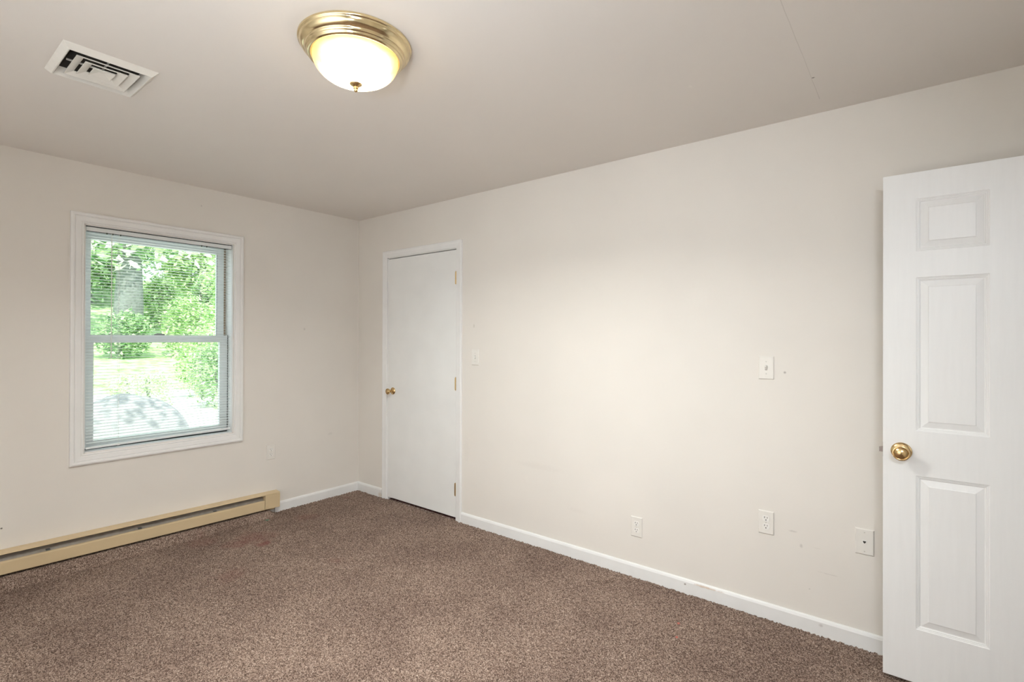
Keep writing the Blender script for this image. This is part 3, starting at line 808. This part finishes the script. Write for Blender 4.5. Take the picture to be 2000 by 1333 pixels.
bm.faces.new(A); bm.faces.new(B); bmesh.ops.recalc_face_normals(bm, faces=bm.faces)
link('jack_opening', bm, M['slot'], jk)

# ------------------------------------------------------------------ outside the window
def ground_z(x, y):
    x = np.asarray(x, float); y = np.asarray(y, float)
    a = np.clip((-x - 14.5) / 8.0, 0, 1) * 1.0 + np.clip((-x - 22.5) / 14, 0, 1) * 4.5
    return -0.35 + a + 0.04 * np.sin(x * 1.3) * np.cos(y * 0.9) * np.clip((-x - 1) / 3, 0, 1)
def ground():
    bm = bmesh.new(); nx, ny = 80, 60
    xs = np.linspace(-T, -42, nx); ys = np.linspace(-16, 34, ny)
    V = [[bm.verts.new((x, y, float(ground_z(x, y)))) for y in ys] for x in xs]
    for i in range(nx - 1):
        for k in range(ny - 1):
            bm.faces.new((V[i][k], V[i + 1][k], V[i + 1][k + 1], V[i][k + 1]))
    bmesh.ops.recalc_face_normals(bm, faces=bm.faces)
    return bm
tag(link('ground', ground(), M['ground'], smooth=True), 'pale gravel and bright lawn rising to a wooded bank outside the window', 'ground', kind='structure')

def leaves(blobs, n, size, seed):
    """one mesh of folded leaf blades filling ellipsoids"""
    r = np.random.default_rng(seed)
    C = np.array([b[0] for b in blobs], float); Rr = np.array([b[1] for b in blobs], float)
    w = Rr.prod(1); w = w / w.sum()
    c = r.choice(len(blobs), n, p=w)
    v = r.normal(size=(n, 3)); v /= np.linalg.norm(v, axis=1)[:, None]
    P = C[c] + v * (r.uniform(0.30, 1.0, n) ** 0.5)[:, None] * Rr[c] * (1 + 0.12 * r.normal(size=(n, 1)))
    s_ = (size * r.uniform(0.55, 1.45, n))[:, None]
    a = r.normal(size=(n, 3)); a[:, 2] *= 0.6; a /= np.linalg.norm(a, axis=1)[:, None]
    up = np.array([0, 0, 1.0]) + 0.7 * r.normal(size=(n, 3))
    b = np.cross(a, up); b /= np.linalg.norm(b, axis=1)[:, None] + 1e-9
    nr = np.cross(a, b)
    V = np.stack([P - a * s_ * 0.8, P + b * s_ * 0.46 + nr * s_ * 0.12, P + a * s_, P - b * s_ * 0.46 + nr * s_ * 0.12], 1).reshape(-1, 3)
    k = np.arange(n) * 4
    F = np.stack([np.stack([k, k + 1, k + 2], 1), np.stack([k, k + 2, k + 3], 1)], 1).reshape(-1, 3)
    me = bpy.data.meshes.new('foliage'); me.from_pydata(V.tolist(), [], F.tolist()); me.update()
    return me
def plant(name, label, cat, x, y, blobs, n, size, mat, seed, trunk=0.05, group=None, height=None, stems=1, lean=(0.02, 0.03)):
    z0 = float(ground_z(x, y))
    t = thing(name, label, cat, (x, y, z0 - 0.03), group)
    me = leaves(blobs, n, size, seed); me.materials.append(M[mat])
    o = bpy.data.objects.new('foliage', me); COL.objects.link(o); o.parent = t
    for s in range(stems):
        bm = bmesh.new(); h = height or blobs[0][0][2]
        rr = random.Random(seed + s); segs = 14
        dx, dy = (rr.uniform(-.2, .2), rr.uniform(-.2, .2)) if stems > 1 else lean
        rings = []
        for i in range(9):
            f = i / 8; rad = trunk * (1.2 - 0.5 * f) if i else trunk * 1.5
            cxx, cyy = dx * h * f + 0.3 * trunk * math.sin(5 * f), dy * h * f
            rings.append([bm.verts.new((cxx + rad * math.cos(2 * math.pi * a / segs) * (1 + 0.08 * math.sin(3 * a)), cyy + rad * math.sin(2 * math.pi * a / segs), h * f)) for a in range(segs)])
        for i in range(8):
            for a in range(segs): bm.faces.new((rings[i][a], rings[i][(a + 1) % segs], rings[i + 1][(a + 1) % segs], rings[i + 1][a]))
        bm.faces.new(rings[0]); bm.faces.new(rings[-1]); bmesh.ops.recalc_face_normals(bm, faces=bm.faces)
        link('trunk' if stems == 1 else 'stem', bm, M['bark'], t, smooth=True)
    return t

# trees; blob centres are relative to the foot of each tree
plant('maple_tree', 'broad leafed tree with bright branches hanging across the top of the window view', 'tree', -4.4, -2.4,
      [((0.5, 1.7, 2.92), (0.7, 0.6, 0.30)), ((0.7, 2.5, 3.10), (0.7, 0.7, 0.34)), ((0.2, 3.5, 3.35), (0.8, 0.8, 0.40)), ((0, 0.5, 4.3), (1.6, 1.6, 1.0))],
      2300, 0.075, 'leaf_c', 21, 0.12, height=4.0)
plant('oak_tree', 'tree with a thick grey trunk standing behind the far shrubs', 'tree', -23.6, 4.35,
      [((0, 0, 5.6), (2.2, 2.6, 2.0)), ((1.0, -1.6, 4.6), (1.1, 1.2, 0.9))], 5200, 0.13, 'leaf_b', 22, 0.52, height=5.6)
for i, (x, y, zc, ry, n, mt_, lb) in enumerate([
        (-30.0, -1.2, 3.0, 2.2, 6000, 'leaf_b', 'shaded woodland tree left of the window view'),
        (-30.3, 4.4, 3.2, 2.3, 12000, 'leaf_b', 'woodland tree on the bank directly behind the thick trunk'),
        (-30.3, 9.9, 3.2, 2.3, 12000, 'leaf_a', 'bright woodland tree on the bank at the right of the window view'),
        (-30.0, 15.6, 3.2, 2.3, 6000, 'leaf_a', 'bright woodland tree farthest right on the bank'),
        (-37.5, 7.4, 3.6, 2.6, 9000, 'leaf_b', 'woodland tree seen in the gap between the trees on the bank'),
        (-37.5, 14.2, 3.6, 2.6, 6000, 'leaf_b', 'woodland tree behind the rightmost trees on the bank')]):
    plant('woodland_tree', lb, 'tree', x, y, [((0, 0, zc), (2.2, ry, zc * 0.95)), ((0.3, 0.5, zc + 2.6), (2.0, ry * 0.8, 1.8))],
          n, 0.17, mt_, 24 + i, 0.16, group='trees on the wooded bank', height=zc + 1.5)
plant('slender_tree', 'slender young tree rising at the right of the window view in front of the bank', 'tree', -17.6, 6.3,
      [((0, 0, 3.7), (1.1, 1.1, 1.1)), ((0.1, -0.2, 2.2), (0.9, 0.9, 0.7))], 3600, 0.085, 'leaf_a', 31, 0.06, height=3.9)

shrubs = [  # x, y, height, radius, leaf, size, count, label
    (-21.3, 1.5, 2.9, 1.00, 'leaf_a', 0.085, 3600, 'bright shrub at the far edge of the lawn, leftmost of that row'),
    (-21.3, 3.7, 1.9, 1.05, 'leaf_b', 0.085, 3600, 'shrub at the far edge of the lawn in front of the thick trunk'),
    (-21.2, 5.9, 2.7, 1.05, 'leaf_a', 0.085, 3800, 'shrub at the far edge of the lawn right of the thick trunk'),
    (-21.2, 8.2, 3.1, 1.10, 'leaf_b', 0.085, 3800, 'shrub at the far edge of the lawn, rightmost of that row'),
    (-26.2, 6.4, 2.6, 0.95, 'leaf_a', 0.110, 3600, 'shrub on the bank to the right of the thick trunk'),
    (-26.2, 8.7, 2.9, 0.95, 'leaf_b', 0.110, 3600, 'shrub on the bank between the two bright trees'),
    (-26.4, 2.3, 2.6, 0.95, 'leaf_a', 0.110, 3000, 'shrub on the bank to the left of the thick trunk'),
    (-12.4, 3.35, 2.1, 0.85, 'leaf_a', 0.060, 3400, 'mid green shrub in the middle distance on the right'),
    (-12.6, 1.60, 0.75, 0.50, 'leaf_c', 0.040, 1400, 'low pale flowering shrub in the middle of the window view'),
    (-9.6, 2.65, 1.75, 0.72, 'leaf_b', 0.050, 3200, 'dark green shrub close to the right sash stile'),
    (-9.4, 1.15, 1.00, 0.50, 'leaf_c', 0.036, 1700, 'pale flowering shrub just behind the boulder on the right'),
    (-7.5, 2.05, 0.85, 0.42, 'leaf_c', 0.034, 1300, 'small pale shrub beside the gravel at the lower right'),
    (-12.6, 0.30, 0.55, 0.45, 'leaf_a', 0.040, 1100, 'low bright green shrub behind the boulder on the left'),
    (-16.4, 0.90, 0.70, 0.60, 'leaf_a', 0.050, 1300, 'low green shrub on the lawn at the left sash stile'),
]
for i, (x, y, h, rad, mt_, sz, n, lb) in enumerate(shrubs):
    plant('shrub', lb, 'shrub', x, y, [((0, 0, h * 0.5), (rad * 0.75, rad * 0.95, h * 0.5)), ((0.05, rad * 0.15, h * 0.72), (rad * 0.6, rad * 0.7, h * 0.3))],
          n, sz, mt_, 40 + i, 0.018, group='shrubs outside the window', height=h * 0.8, stems=3)

# rounded grey boulder
def boulder():
    bm = bmesh.new(); bmesh.ops.create_icosphere(bm, subdivisions=4, radius=1.0)
    for v in bm.verts:
        c = v.co; q = abs(c.x) ** 2.6 + abs(c.y) ** 2.6 + abs(c.z) ** 2.3
        c *= q ** (-1 / 2.5)
        n_ = 0.03 * math.sin(4 * c.x + 1) * math.cos(5 * c.y) + 0.02 * math.sin(9 * c.y + 3 * c.z)
        c *= 1 + n_
        c.x *= 0.60; c.y *= 0.86; c.z *= 0.88
        c.z -= 0.10 * max(0, c.y)
    return bm
bo = link('boulder', boulder(), M['rock'], smooth=True, loc=(-5.6, -0.26, -0.40))
tag(bo, 'rounded grey boulder on the pale gravel outside the window', 'boulder')
